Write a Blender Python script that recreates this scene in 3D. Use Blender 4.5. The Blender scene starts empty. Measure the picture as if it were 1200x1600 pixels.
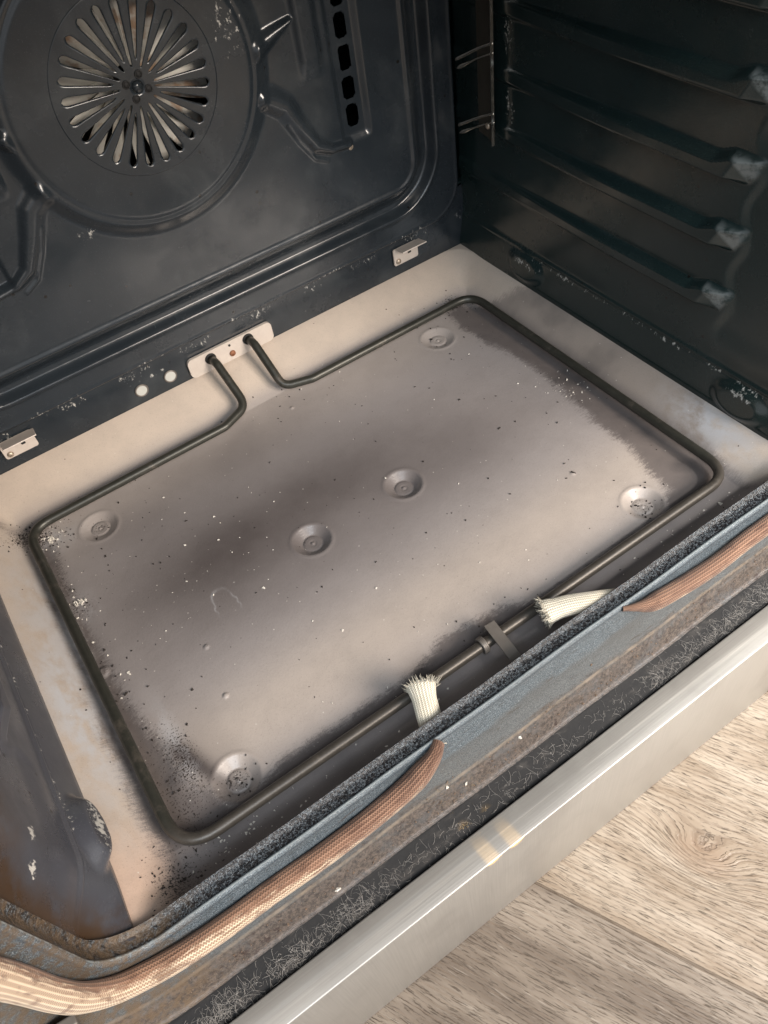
import bpy, math, random
import numpy as np
from mathutils import Matrix, Vector
random.seed(7); np.random.seed(7)
SC = bpy.context.scene
COL = SC.collection

# ------------------------------------------------------------------ camera
R3 = [[0.8213864361140273, 0.4965679699229642, -0.2806146357809641],
      [-0.5571583989030295, 0.5932494764201335, -0.5810590135769775],
      [-0.12206080902447648, 0.6336207935144045, 0.7639540882320526]]
cam = bpy.data.cameras.new("camera"); camo = bpy.data.objects.new("camera", cam); COL.objects.link(camo)
m = Matrix(R3).to_4x4(); m.translation = (-0.138756, -0.0927275, 0.404205); camo.matrix_world = m
cam.sensor_fit = 'VERTICAL'; cam.sensor_height = 24; cam.lens = 24 * 1209.708 / 1600
cam.clip_start = .01; cam.clip_end = 50
SC.camera = camo

# ------------------------------------------------------------------ light
W = bpy.data.worlds.new("World"); SC.world = W; W.use_nodes = True
bg = W.node_tree.nodes["Background"]; bg.inputs[0].default_value = (.92, .95, 1.0, 1); bg.inputs[1].default_value = .80

def area(name, loc, aim, sx, sy, power, color):
    l = bpy.data.lights.new(name, 'AREA'); l.shape = 'RECTANGLE'; l.size = sx; l.size_y = sy
    l.energy = power; l.color = color
    o = bpy.data.objects.new(name, l); COL.objects.link(o); o.location = loc
    o.rotation_euler = (Vector(aim) - Vector(loc)).to_track_quat('-Z', 'Y').to_euler()
    return o
def spot(name, loc, aim, deg, blend, power, color, r=.01):
    l = bpy.data.lights.new(name, 'SPOT'); l.spot_size = math.radians(deg); l.spot_blend = blend
    l.energy = power; l.color = color; l.shadow_soft_size = r
    o = bpy.data.objects.new(name, l); COL.objects.link(o); o.location = loc
    o.rotation_euler = (Vector(aim) - Vector(loc)).to_track_quat('-Z', 'Y').to_euler()
    return o
area('window_light', (.55, -1.15, .85), (0, .30, .02), .75, .6, 44, (1, .88, .77))
area('cool_fill', (-.75, -1.2, 1.5), (0, .2, 0), 1.1, .9, 24, (.82, .91, 1))  # added unseen fill lamp, brightens the floor and cools the shadows
spot('floor_sun', (.62, -.60, .95), (.205, -.095, -.166), 30, 1.0, 85, (1, .98, .94), .05)

SC.view_settings.view_transform = 'Standard'; SC.view_settings.look = 'None'
SC.view_settings.exposure = .17; SC.view_settings.gamma = 1; SC.view_settings.use_curve_mapping = False

for k_, (gx_, gy_) in enumerate(((-.066, .014), (-.050, .012))):
    spot('glint_lamp', (gx_ + .05, gy_ - .60, .075), (gx_, gy_ - .0045, -.0432), .24, .8, 80, (1, .60, .16), .0008)  # added narrow spots that throw the yellow glints onto the steel

# ------------------------------------------------------------------ helpers
def ss(a, b, x):
    t = np.clip((x - a) / (b - a), 0, 1); return t * t * (3 - 2 * t)

class NT:
    """tiny wrapper for writing node graphs as expressions"""
    def __init__(s, name):
        s.m = bpy.data.materials.new(name); s.m.use_nodes = True
        s.t = s.m.node_tree; s.n = s.t.nodes; s.b = s.n["Principled BSDF"]
        s.out = s.n["Material Output"]
    def put(s, sock, v):
        if isinstance(v, bpy.types.NodeSocket): s.t.links.new(v, sock)
        elif isinstance(v, (tuple, list)):
            sock.default_value = tuple(v) + (1,) if (len(v) == 3 and sock.type == 'RGBA') else v
        else: sock.default_value = v
    def M(s, op, a, b=0., c=0.):
        n = s.n.new("ShaderNodeMath"); n.operation = op
        for i, v in enumerate((a, b, c)): s.put(n.inputs[i], v)
        return n.outputs[0]
    def mix(s, f, a, b, mode='MIX'):
        n = s.n.new("ShaderNodeMix"); n.data_type = 'RGBA'; n.blend_type = mode
        s.put(n.inputs[0], f); s.put(n.inputs[6], a); s.put(n.inputs[7], b); return n.outputs[2]
    def mixf(s, f, a, b):
        n = s.n.new("ShaderNodeMix"); n.data_type = 'FLOAT'
        s.put(n.inputs[0], f); s.put(n.inputs[2], a); s.put(n.inputs[3], b); return n.outputs[0]
    def step(s, a, b, x):
        n = s.n.new("ShaderNodeMapRange"); n.interpolation_type = 'SMOOTHSTEP'
        s.put(n.inputs[0], x); s.put(n.inputs[1], a); s.put(n.inputs[2], b); return n.outputs[0]
    def attr(s, name):
        n = s.n.new("ShaderNodeAttribute"); n.attribute_name = name; return n.outputs["Fac"]
    def pos(s):
        if not hasattr(s, '_p'): s._p = s.n.new("ShaderNodeTexCoord").outputs["Object"]
        return s._p
    def xyz(s, v=None):
        n = s.n.new("ShaderNodeSeparateXYZ"); s.put(n.inputs[0], v or s.pos()); return n.outputs
    def comb(s, x, y, z):
        n = s.n.new("ShaderNodeCombineXYZ")
        for i, v in enumerate((x, y, z)): s.put(n.inputs[i], v)
        return n.outputs[0]
    def scale(s, v, k):
        n = s.n.new("ShaderNodeVectorMath"); n.operation = 'MULTIPLY'; s.put(n.inputs[0], v); s.put(n.inputs[1], k); return n.outputs[0]
    def noise(s, sc, det=4, rough=.55, v=None, dist=0.):
        n = s.n.new("ShaderNodeTexNoise"); s.put(n.inputs["Vector"], v or s.pos())
        s.put(n.inputs["Scale"], sc); n.inputs["Detail"].default_value = det
        n.inputs["Roughness"].default_value = rough; n.inputs["Distortion"].default_value = dist
        return n.outputs[0]
    def vor(s, sc, v=None, feat='F1'):
        n = s.n.new("ShaderNodeTexVoronoi"); n.feature = feat; s.put(n.inputs["Vector"], v or s.pos()); s.put(n.inputs["Scale"], sc)
        return n.outputs
    def bump(s, h, dist=.001, st=1., nrm=None):
        n = s.n.new("ShaderNodeBump"); s.put(n.inputs["Height"], h); n.inputs["Distance"].default_value = dist
        s.put(n.inputs["Strength"], st)
        if nrm: s.put(n.inputs["Normal"], nrm)
        return n.outputs[0]
    def fin(s, col=None, rough=None, metal=None, nrm=None, **kw):
        if col is not None: s.put(s.b.inputs["Base Color"], col)
        if rough is not None: s.put(s.b.inputs["Roughness"], rough)
        if metal is not None: s.put(s.b.inputs["Metallic"], metal)
        if nrm is not None: s.put(s.b.inputs["Normal"], nrm)
        for k, v in kw.items(): s.put(s.b.inputs[k.replace('_', ' ')], v)
        return s.m

def meshobj(name, V, F, mat, parent=None, attrs=None, smooth=True, uv=None):
    me = bpy.data.meshes.new(name)
    V = np.asarray(V, dtype=np.float64).reshape(-1, 3)
    if isinstance(F, np.ndarray) and F.ndim == 2:
        k = F.shape[1]; nf = len(F)
        me.vertices.add(len(V)); me.vertices.foreach_set("co", V.ravel())
        me.loops.add(nf * k); me.polygons.add(nf)
        me.loops.foreach_set("vertex_index", F.ravel().astype(np.int32))
        me.polygons.foreach_set("loop_start", np.arange(0, nf * k, k, dtype=np.int32))
        me.polygons.foreach_set("loop_total", np.full(nf, k, dtype=np.int32))
        me.update(calc_edges=True); me.validate()
    else:
        me.from_pydata([tuple(v) for v in V], [], [tuple(int(i) for i in f) for f in F]); me.update()
    if smooth: me.polygons.foreach_set("use_smooth", np.ones(len(me.polygons), dtype=bool))
    for k_, a in (attrs or {}).items():
        at = me.attributes.new(k_, 'FLOAT', 'POINT'); at.data.foreach_set("value", np.asarray(a, dtype=np.float32).ravel())
    me.materials.append(mat)
    o = bpy.data.objects.new(name, me); COL.objects.link(o)
    if parent: o.parent = parent
    return o
def gridF(nu, nv, mask=None, flip=False):
    i, j = np.meshgrid(np.arange(nu - 1), np.arange(nv - 1), indexing='ij')
    a = i * nv + j
    f = np.stack([a, a + nv, a + nv + 1, a + 1], -1)
    if flip: f = f[..., ::-1]
    if mask is not None: f = f[mask]
    return f.reshape(-1, 4)
class MB:
    def __init__(s): s.V = []; s.F = []; s.A = {}
    def add(s, V, F):
        o = len(s.V); s.V += [tuple(v) for v in V]; s.F += [tuple(int(i) + o for i in f) for f in F]; return s
    def box(s, c, d, M=None, bev=0.):
        hx, hy, hz = d[0] / 2, d[1] / 2, d[2] / 2; b = min(bev, hx * .9, hy * .9, hz * .9)
        M = M or Matrix.Identity(3)
        if b <= 0:
            v = [(x * hx, y * hy, z * hz) for x in (-1, 1) for y in (-1, 1) for z in (-1, 1)]
            f = [(0, 1, 3, 2), (4, 6, 7, 5), (0, 4, 5, 1), (2, 3, 7, 6), (0, 2, 6, 4), (1, 5, 7, 3)]
        else:
            import bmesh
            bm = bmesh.new(); bmesh.ops.create_cube(bm, size=2)
            for q in bm.verts: q.co = Vector((q.co.x * hx, q.co.y * hy, q.co.z * hz))
            bmesh.ops.bevel(bm, geom=bm.edges[:], offset=b, segments=2, affect='EDGES', profile=.5)
            v = [tuple(q.co) for q in bm.verts]; f = [tuple(q.index for q in p.verts) for p in bm.faces]; bm.free()
        return s.add([tuple(M @ Vector(q) + Vector(c)) for q in v], f)
    def obj(s, name, mat, parent=None, smooth=False): return meshobj(name, s.V, s.F, mat, parent, smooth=smooth)
def frames(P):
    P = np.asarray(P, float); T = np.gradient(P, axis=0); T /= np.linalg.norm(T, axis=1)[:, None] + 1e-12
    up = np.array([0, 0, 1.]) if abs(T[0][2]) < .9 else np.array([1., 0, 0])
    N = []; n = up - T[0] * (up @ T[0]); n /= np.linalg.norm(n)
    for t in T:
        n = n - t * (n @ t); n /= np.linalg.norm(n); N.append(n)
    N = np.array(N); return T, N, np.cross(T, N)
def tubeVF(P, r, seg=12, r2=None, cap=True):
    P = np.asarray(P, float); n = len(P); T, N, B = frames(P)
    r = np.broadcast_to(np.asarray(r, float), (n,)); r2 = r if r2 is None else np.broadcast_to(np.asarray(r2, float), (n,))
    a = np.linspace(0, 2 * np.pi, seg, endpoint=False)
    V = P[:, None] + N[:, None] * (np.cos(a)[None, :, None] * r[:, None, None]) + B[:, None] * (np.sin(a)[None, :, None] * r2[:, None, None])
    F = []
    for i in range(n - 1):
        for j in range(seg):
            F.append((i * seg + j, i * seg + (j + 1) % seg, (i + 1) * seg + (j + 1) % seg, (i + 1) * seg + j))
    V = V.reshape(-1, 3)
    if cap: F += [tuple(range(seg))[::-1], tuple((n - 1) * seg + j for j in range(seg))]
    return V, F
def spline(P, n):
    """Catmull-Rom through P, n samples"""
    P = np.asarray(P, float); Q = np.vstack([2 * P[0] - P[1], P, 2 * P[-1] - P[-2]])
    d = np.concatenate([[0], np.cumsum(np.linalg.norm(np.diff(P, axis=0), axis=1))]); d /= d[-1]
    out = []
    for u in np.linspace(0, 1, n):
        i = min(np.searchsorted(d, u, side='right') - 1, len(P) - 2); t = (u - d[i]) / (d[i + 1] - d[i])
        a, b, c, e = Q[i], Q[i + 1], Q[i + 2], Q[i + 3]
        out.append(.5 * ((2 * b) + (-a + c) * t + (2 * a - 5 * b + 4 * c - e) * t * t + (-a + 3 * b - 3 * c + e) * t ** 3))
    return np.array(out)
def roundpath(P, rad, k=8):
    """polyline with filleted corners"""
    P = [Vector(p) for p in P]; out = [P[0]]
    for i in range(1, len(P) - 1):
        a = (P[i - 1] - P[i]).normalized(); b = (P[i + 1] - P[i]).normalized(); ang = a.angle(b)
        r = rad[i] if isinstance(rad, (list, tuple)) else rad
        d = min(r / math.tan(ang / 2), (P[i - 1] - P[i]).length * .49, (P[i + 1] - P[i]).length * .49)
        p0 = P[i] + a * d; p1 = P[i] + b * d
        for j in range(k + 1):
            t = j / k; out.append(p0 * (1 - t) ** 2 + P[i] * 2 * t * (1 - t) + p1 * t * t)
    out.append(P[-1]); return out
def densify(P, step):
    out = [Vector(P[0])]
    for a, b in zip(P[:-1], P[1:]):
        a, b = Vector(a), Vector(b); n = max(1, int((b - a).length / step))
        for i in range(1, n + 1): out.append(a.lerp(b, i / n))
    return out
def disc(c, nrm, r, th, seg=24):
    n = Vector(nrm).normalized(); return tubeVF([Vector(c), Vector(c) + n * th], r, seg)
def tag(o, label=None, cat=None, group=None, kind=None):
    if label: o['label'] = label
    if cat: o['category'] = cat
    if group: o['group'] = group
    if kind: o['kind'] = kind
    return o
def poly_sd(x, y, P):
    """signed distance, + inside"""
    P = np.asarray(P, float); d = np.full(x.shape, 1e9); ins = np.zeros(x.shape, bool); n = len(P)
    for i in range(n):
        a = P[i]; b = P[(i + 1) % n]; e = b - a
        t = np.clip(((x - a[0]) * e[0] + (y - a[1]) * e[1]) / (e @ e), 0, 1)
        d = np.minimum(d, np.hypot(x - a[0] - e[0] * t, y - a[1] - e[1] * t))
        c = ((a[1] > y) != (b[1] > y)) & (x < (b[0] - a[0]) * (y - a[1]) / (b[1] - a[1] + 1e-15) + a[0])
        ins ^= c
    return np.where(ins, d, -d)

# ------------------------------------------------------------------ dims (metres)
XW = .229; YB = .410; ZR = .022; ZT = .398; YL = .061

# ------------------------------------------------------------------ materials
def m_pan():
    t = NT('pan_enamel'); sd = t.attr('sd'); st = t.attr('st'); cl = t.attr('pale_tone'); bu = t.attr('reflection_burn'); dt = t.attr('dirt')
    x, y, z = t.xyz()
    streak = t.noise(1, 3, .6, v=t.comb(t.M('MULTIPLY', x, 220), t.M('MULTIPLY', y, 700), 0))
    fine = t.noise(1400, 2, .7); big = t.noise(60, 5, .65)
    n = t.M('ADD', t.M('MULTIPLY', t.M('SUBTRACT', streak, .5), .012), t.M('MULTIPLY', t.M('SUBTRACT', fine, .5), .012))
    n = t.M('ADD', n, t.M('MULTIPLY', t.M('SUBTRACT', big, .5), .014))
    k = t.step(.0045, -.0035, t.M('ADD', sd, n)); k = t.M('MULTIPLY', k, st)
    tan = t.mix(cl, (.295, .268, .258), (.48, .405, .335))
    pe = t.M('MULTIPLY', t.step(.135, .085, y), t.step(-.198, -.212, x)); tan = t.mix(t.M('MULTIPLY', pe, .6), tan, (.50, .33, .24))
    mott = t.noise(38, 6, .7)
    tan = t.mix(t.M('MULTIPLY', t.step(.35, .75, mott), .22), tan, (.20, .175, .16))
    tan = t.mix(t.M('MULTIPLY', t.step(.55, .72, fine), .28), tan, (.13, .11, .10))
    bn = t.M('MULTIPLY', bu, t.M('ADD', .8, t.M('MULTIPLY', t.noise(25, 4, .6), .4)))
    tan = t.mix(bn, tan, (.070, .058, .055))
    sootc = t.mix(t.noise(90, 4), (.078, .067, .065), (.135, .114, .106))
    c = t.mix(k, tan, sootc)
    c = t.mix(t.M('MULTIPLY', t.M('MULTIPLY', k, t.step(.5, .72, t.noise(24, 3, .5))), .6), c, (.030, .030, .033))
    fi = t.attr('film'); c = t.mix(t.M('MULTIPLY', fi, t.step(.32, .62, t.noise(1, 5, .65, v=t.scale(t.pos(), (110, 60, 60))))), c, (.44, .44, .45))
    # black grit in the dirty corners
    g = t.M('MULTIPLY', t.step(.50, .62, t.M('ADD', t.noise(900, 2, .6), t.M('MULTIPLY', t.M('SUBTRACT', dt, .6), .35))), t.step(.02, .25, dt))
    c = t.mix(g, c, (.028, .020, .016))
    # pale ash dots, sparse
    v = t.vor(260); dot = t.M('MULTIPLY', t.step(.13, .06, v[0]), t.step(.90, .93, t.xyz(v[1])[0]))
    c = t.mix(t.M('MULTIPLY', dot, .75), c, (.62, .58, .52))
    v2 = t.vor(170); dot2 = t.M('MULTIPLY', t.step(.10, .05, v2[0]), t.step(.90, .93, t.xyz(v2[1])[1]))
    c = t.mix(dot2, c, (.03, .022, .02))
    b = t.bump(t.noise(700, 3, .6), .00025, .5)
    b = t.bump(t.noise(45, 3, .5), .0012, .28, b)
    r = t.mixf(k, t.mixf(t.noise(30, 4), .36, .50), .46)
    return t.fin(c, r, 0, b, Specular_IOR_Level=.6, Coat_Weight=.35, Coat_Roughness=.22)
def enamel(name, base, dusty=.3, rough=.24, scratches=True, brown=0.):
    t = NT(name); big = t.noise(14, 5, .6); fine = t.noise(1600, 2, .6)
    c = t.mix(big, tuple(v * .8 for v in base), tuple(v * 1.35 for v in base))
    c = t.mix(t.M('MULTIPLY', t.step(.62, .75, fine), .35), c, tuple(min(1, v * 4 + .02) for v in base))
    sm = t.step(.48, .78, t.noise(17, 6, .62, dist=.5)); c = t.mix(t.M('MULTIPLY', sm, dusty), c, (.085, .095, .098))
    if brown:
        at = t.attr('brown'); bm = t.M('MULTIPLY', t.M('MULTIPLY', at, brown), t.step(.3, .6, t.noise(50, 5, .65)))
        c = t.mix(bm, c, (.045, .026, .014))
    v = t.vor(120); spot_ = t.M('MULTIPLY', t.step(.17, .08, v[0]), t.step(.86, .90, t.xyz(v[1])[0]))
    c = t.mix(spot_, c, (.008, .007, .006))
    wa = t.attr('wear'); wn = t.noise(1, 4, .7, v=t.scale(t.pos(), (420, 420, 260)))
    w = t.M('MULTIPLY', t.step(.50, .62, t.M('ADD', wn, t.M('MULTIPLY', t.M('SUBTRACT', wa, .6), .3))), t.step(.05, .3, wa))
    c = t.mix(w, c, (.42, .41, .38))
    gl_ = t.attr('facet_glint'); c = t.mix(t.M('MULTIPLY', t.M('MULTIPLY', gl_, .85), t.step(.3, .62, t.noise(160, 4, .65))), c, (.145, .16, .158))
    b = t.bump(t.noise(1500, 2), .0001, .35); b = t.bump(t.noise(28, 3, .5), .002, .18, b)
    r = t.mixf(t.step(.35, .7, t.noise(22, 5, .65)), rough, rough + .16)
    r = t.mixf(w, r, .6)
    return t.fin(c, r, 0, b, Specular_IOR_Level=.55)
PAN = m_pan()
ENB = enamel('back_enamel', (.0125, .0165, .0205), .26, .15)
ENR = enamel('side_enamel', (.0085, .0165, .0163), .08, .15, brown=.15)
ENL = enamel('lit_side_enamel', (.046, .048, .057), .30, .24, brown=1)  # same enamel, left wall's stronger light put into a paler base
def m_speck():
    t = NT('granular_rim_enamel'); n = t.attr('prof'); x, y, z = t.xyz()
    v = t.vor(650); g = t.noise(1500, 3, .8); g2 = t.noise(350, 4, .7)
    blue = t.mix(t.step(.35, .68, g), (.026, .040, .052), (.155, .185, .205))
    blue = t.mix(t.step(.52, .70, g2), blue, (.06, .075, .085)); blue = t.mix(t.step(.62, .70, t.noise(2600, 2, .7)), blue, (.46, .50, .52)); blue = t.mix(t.M('MULTIPLY', t.step(.45, .7, t.noise(30, 4, .6)), .5), blue, (.075, .085, .09))
    pits = t.step(.50, .44, t.M('ADD', t.M('MULTIPLY', g2, .6), t.M('MULTIPLY', v[0], .35)))
    grain = t.mix(t.step(.45, .62, g), (.012, .014, .017), (.11, .13, .145)); grain = t.mix(pits, grain, (.008, .008, .009))
    c = t.mix(t.step(.0062, .0074, n), grain, blue)
    gf = t.M('MULTIPLY', t.step(.026, .034, t.M('ADD', n, t.M('MULTIPLY', t.M('SUBTRACT', t.noise(1, 4, .6, v=t.scale(t.pos(), (22, 90, 90))), .5), .03))), .62); c = t.mix(gf, c, t.mix(g, (.035, .036, .036), (.115, .11, .10)))
    # brown baked-on band low on the frame
    bnoise = t.noise(1, 5, .7, v=t.scale(t.pos(), (40, 220, 220)))
    br = t.step(.0465, .058, t.M('ADD', n, t.M('MULTIPLY', t.M('SUBTRACT', bnoise, .5), .03)))
    brown = t.mix(t.step(.3, .7, t.noise(420, 5, .8)), (.018, .013, .011), (.115, .088, .070)); brown = t.mix(t.M('MULTIPLY', .6, t.step(.48, .66, t.noise(55, 5, .7))), brown, (.065, .068, .072))
    brown = t.mix(t.step(.58, .66, t.noise(130, 4, .7)), brown, (.028, .014, .010))
    c = t.mix(t.M('MULTIPLY', br, .88), c, brown)
    rl = t.M('MULTIPLY', t.step(.0020, .0004, t.M('ABSOLUTE', t.M('SUBTRACT', n, .0535))), t.step(.25, .7, t.noise(90, 4, .7))); c = t.mix(t.M('MULTIPLY', rl, .45), c, (.34, .27, .20))
    hl = t.step(.0009, .0002, t.M('ABSOLUTE', t.M('SUBTRACT', n, .0079))); c = t.mix(t.M('MULTIPLY', hl, .6), c, (.36, .40, .40))  # bead's highlight painted in as a pale worn line
    dl = t.step(.0010, .0002, t.M('ABSOLUTE', t.M('SUBTRACT', n, .0112))); c = t.mix(t.M('MULTIPLY', dl, .7), c, (.03, .04, .05))
    run = t.step(.60, .68, t.noise(1, 5, .7, v=t.scale(t.pos(), (55, 320, 320)))); c = t.mix(t.M('MULTIPLY', run, t.M('MULTIPLY', .7, t.step(.012, .02, n))), c, (.05, .035, .025))
    left = t.step(-.19, -.235, x); c = t.mix(t.M('MULTIPLY', left, t.M('MULTIPLY', .75, t.step(.35, .6, t.noise(180, 4, .7)))), c, (.10, .065, .035))
    b = t.bump(g, .0005, .8); b = t.bump(g2, .001, t.mixf(t.step(.0062, .0074, n), .9, .25), b)
    return t.fin(c, t.mixf(t.step(.0062, .0074, n), .26, .24), 0, b, Specular_IOR_Level=.6)
SPECK = m_speck()
def m_tube():
    t = NT('element_tube'); n = t.noise(200, 5, .7); x, y, z = t.xyz()
    c = t.mix(n, (.020, .022, .018), (.055, .052, .042))
    c = t.mix(t.step(.11, .095, y), c, t.mix(n, (.042, .037, .032), (.088, .077, .064)))
    c = t.mix(t.M('MULTIPLY', t.step(.55, .7, t.noise(45, 5, .7)), .5), c, (.13, .11, .09))
    return t.fin(c, t.mixf(n, .30, .45), .35, t.bump(t.noise(1500, 2), .0001, .5))
TUBE = m_tube()
def metal(name, c0, c1, rough=.35, met=.9, sc=200, bumpk=.3):
    t = NT(name); n = t.noise(sc, 5, .65); return t.fin(t.mix(n, c0, c1), t.mixf(n, rough, rough + .15), met, t.bump(t.noise(sc * 4, 2), .0001, bumpk))
PLATE = metal('dull_plate', (.50, .44, .39), (.66, .59, .52), .42, .35)
CLIP = metal('dark_clip_metal', (.13, .115, .10), (.20, .18, .16), .42, .5)
SCREW = metal('worn_screw', (.30, .24, .18), (.55, .47, .38), .35, .7, 500)
RUST = metal('rusty_screw', (.16, .06, .03), (.32, .14, .07), .6, .2, 600)
CHROME = metal('chrome_wire', (.75, .68, .58), (.88, .82, .74), .14, 1)
STRIPM = metal('rack_strip_metal', (.045, .042, .035), (.085, .075, .06), .35, .6)
DARK = metal('soot_black', (.006, .006, .006), (.012, .012, .012), .7, 0)
WHITE = metal('insulation_white', (.36, .36, .33), (.50, .50, .46), .8, 0)
def m_fan():
    t = NT('fan_blade_metal'); x, y, z = t.xyz(); n = t.noise(70, 5, .7)
    c = t.mix(n, (.55, .53, .47), (.85, .83, .77)); c = t.mix(t.M('MULTIPLY', t.step(.50, .62, t.noise(45, 4, .6)), .85), c, (.38, .22, .12))
    return t.fin(c, .45, .25, t.bump(n, .0005, .3))
FANM = m_fan()
def m_steel():
    t = NT('brushed_steel'); x, y, z = t.xyz()
    top = t.noise(1, 4, .7, v=t.scale(t.pos(), (14, 1800, 30)))
    fr = t.noise(1, 4, .7, v=t.scale(t.pos(), (900, 20, 14)))
    gN = t.n.new("ShaderNodeNewGeometry"); nz = t.xyz(gN.outputs["Normal"])[2]; k = t.step(.5, .8, nz)
    f = t.mixf(k, fr, top)
    c = t.mix(f, (.27, .258, .238), (.45, .43, .395))
    smu = t.noise(18, 5, .6); c = t.mix(t.M('MULTIPLY', t.step(.5, .72, smu), .45), c, (.27, .255, .235))
    return t.fin(c, t.mixf(f, .36, .48), .55, t.bump(f, .00015, .5), Anisotropic=.5)
STEEL = m_steel()
def m_ledge():
    t = NT('dusty_black_ledge'); x, y, z = t.xyz()
    n = t.noise(220, 6, .75); d = t.noise(1, 5, .7, v=t.scale(t.pos(), (45, 130, 130)))
    c = t.mix(n, (.005, .005, .006), (.016, .016, .016))
    c = t.mix(t.M('MULTIPLY', t.step(.50, .68, d), .40), c, t.mix(n, (.035, .031, .028), (.11, .10, .09)))
    return t.fin(c, .75, 0, t.bump(n, .0006, .6), Specular_IOR_Level=.25)
LEDGE = m_ledge()
def m_gasket(name, pale_tone):
    t = NT(name); s = t.attr('s'); a = t.attr('a'); x, y, z = t.xyz()
    if pale_tone: P = .0011
    else: P = .0015
    TAU = 2 * math.pi
    u = t.M('MULTIPLY', s, TAU / P); w = t.M('MULTIPLY', a, 18. if not pale_tone else 26.)
    # braided knit: two crossing diagonals
    k1 = t.M('SINE', t.M('ADD', u, w)); k2 = t.M('SINE', t.M('SUBTRACT', u, w))
    rib = t.M('SINE', t.M('MULTIPLY', a, 18. if not pale_tone else 26.))
    knit = t.M('MULTIPLY', t.M('ADD', t.M('MAXIMUM', k1, k2), t.M('MULTIPLY', rib, .7)), .5)
    kk = t.step(-.45, .7, knit)
    if pale_tone:
        c = t.mix(kk, (.42, .37, .27), (.88, .83, .70)); c = t.mix(t.M('MULTIPLY', t.step(.5, .7, t.noise(120, 4)), .18), c, (.5, .42, .3))
        c = t.mix(t.M('MULTIPLY', t.step(.075, .06, y), .35), c, (.62, .50, .34))
    else:
        n = t.noise(1, 4, .6, v=t.comb(t.M('MULTIPLY', s, 40), t.M('MULTIPLY', a, 1.6), 3.3))
        n2 = t.noise(1, 4, .6, v=t.comb(t.M('MULTIPLY', s, 130), t.M('MULTIPLY', a, 5.), 1.3))
        copper = t.mix(n, (.11, .058, .042), (.38, .225, .145)); cream = t.mix(n, (.47, .35, .23), (.66, .55, .42))
        # s grows from the left end; the left side is cleaner
        la = t.step(-.09, -.21, x)
        cr = t.step(.27, .43, t.M('ADD', t.M('ADD', t.M('MULTIPLY', t.M('SUBTRACT', n2, .5), .8), t.M('MULTIPLY', t.attr('low'), .38)), t.M('MULTIPLY', la, .30)))
        c = t.mix(cr, copper, cream)
        bu = t.step(.52, .62, t.noise(1, 5, .65, v=t.comb(t.M('MULTIPLY', s, 60), t.M('MULTIPLY', t.attr('low'), 2.5), 7.7))); c = t.mix(t.M('MULTIPLY', bu, .75), c, (.10, .052, .035))
        st = t.M('MULTIPLY', t.M('SUBTRACT', 1., kk), t.mixf(la, .85, .85))
        c = t.mix(st, c, t.mix(la, (.06, .028, .018), (.17, .09, .05)))
    b = t.bump(kk, .00045, .9)
    return t.fin(c, .8, 0, b, Specular_IOR_Level=.25, Sheen_Weight=.12)
GASK = m_gasket('heated_braid', False); ROPE = m_gasket('clean_braid', True)
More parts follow.
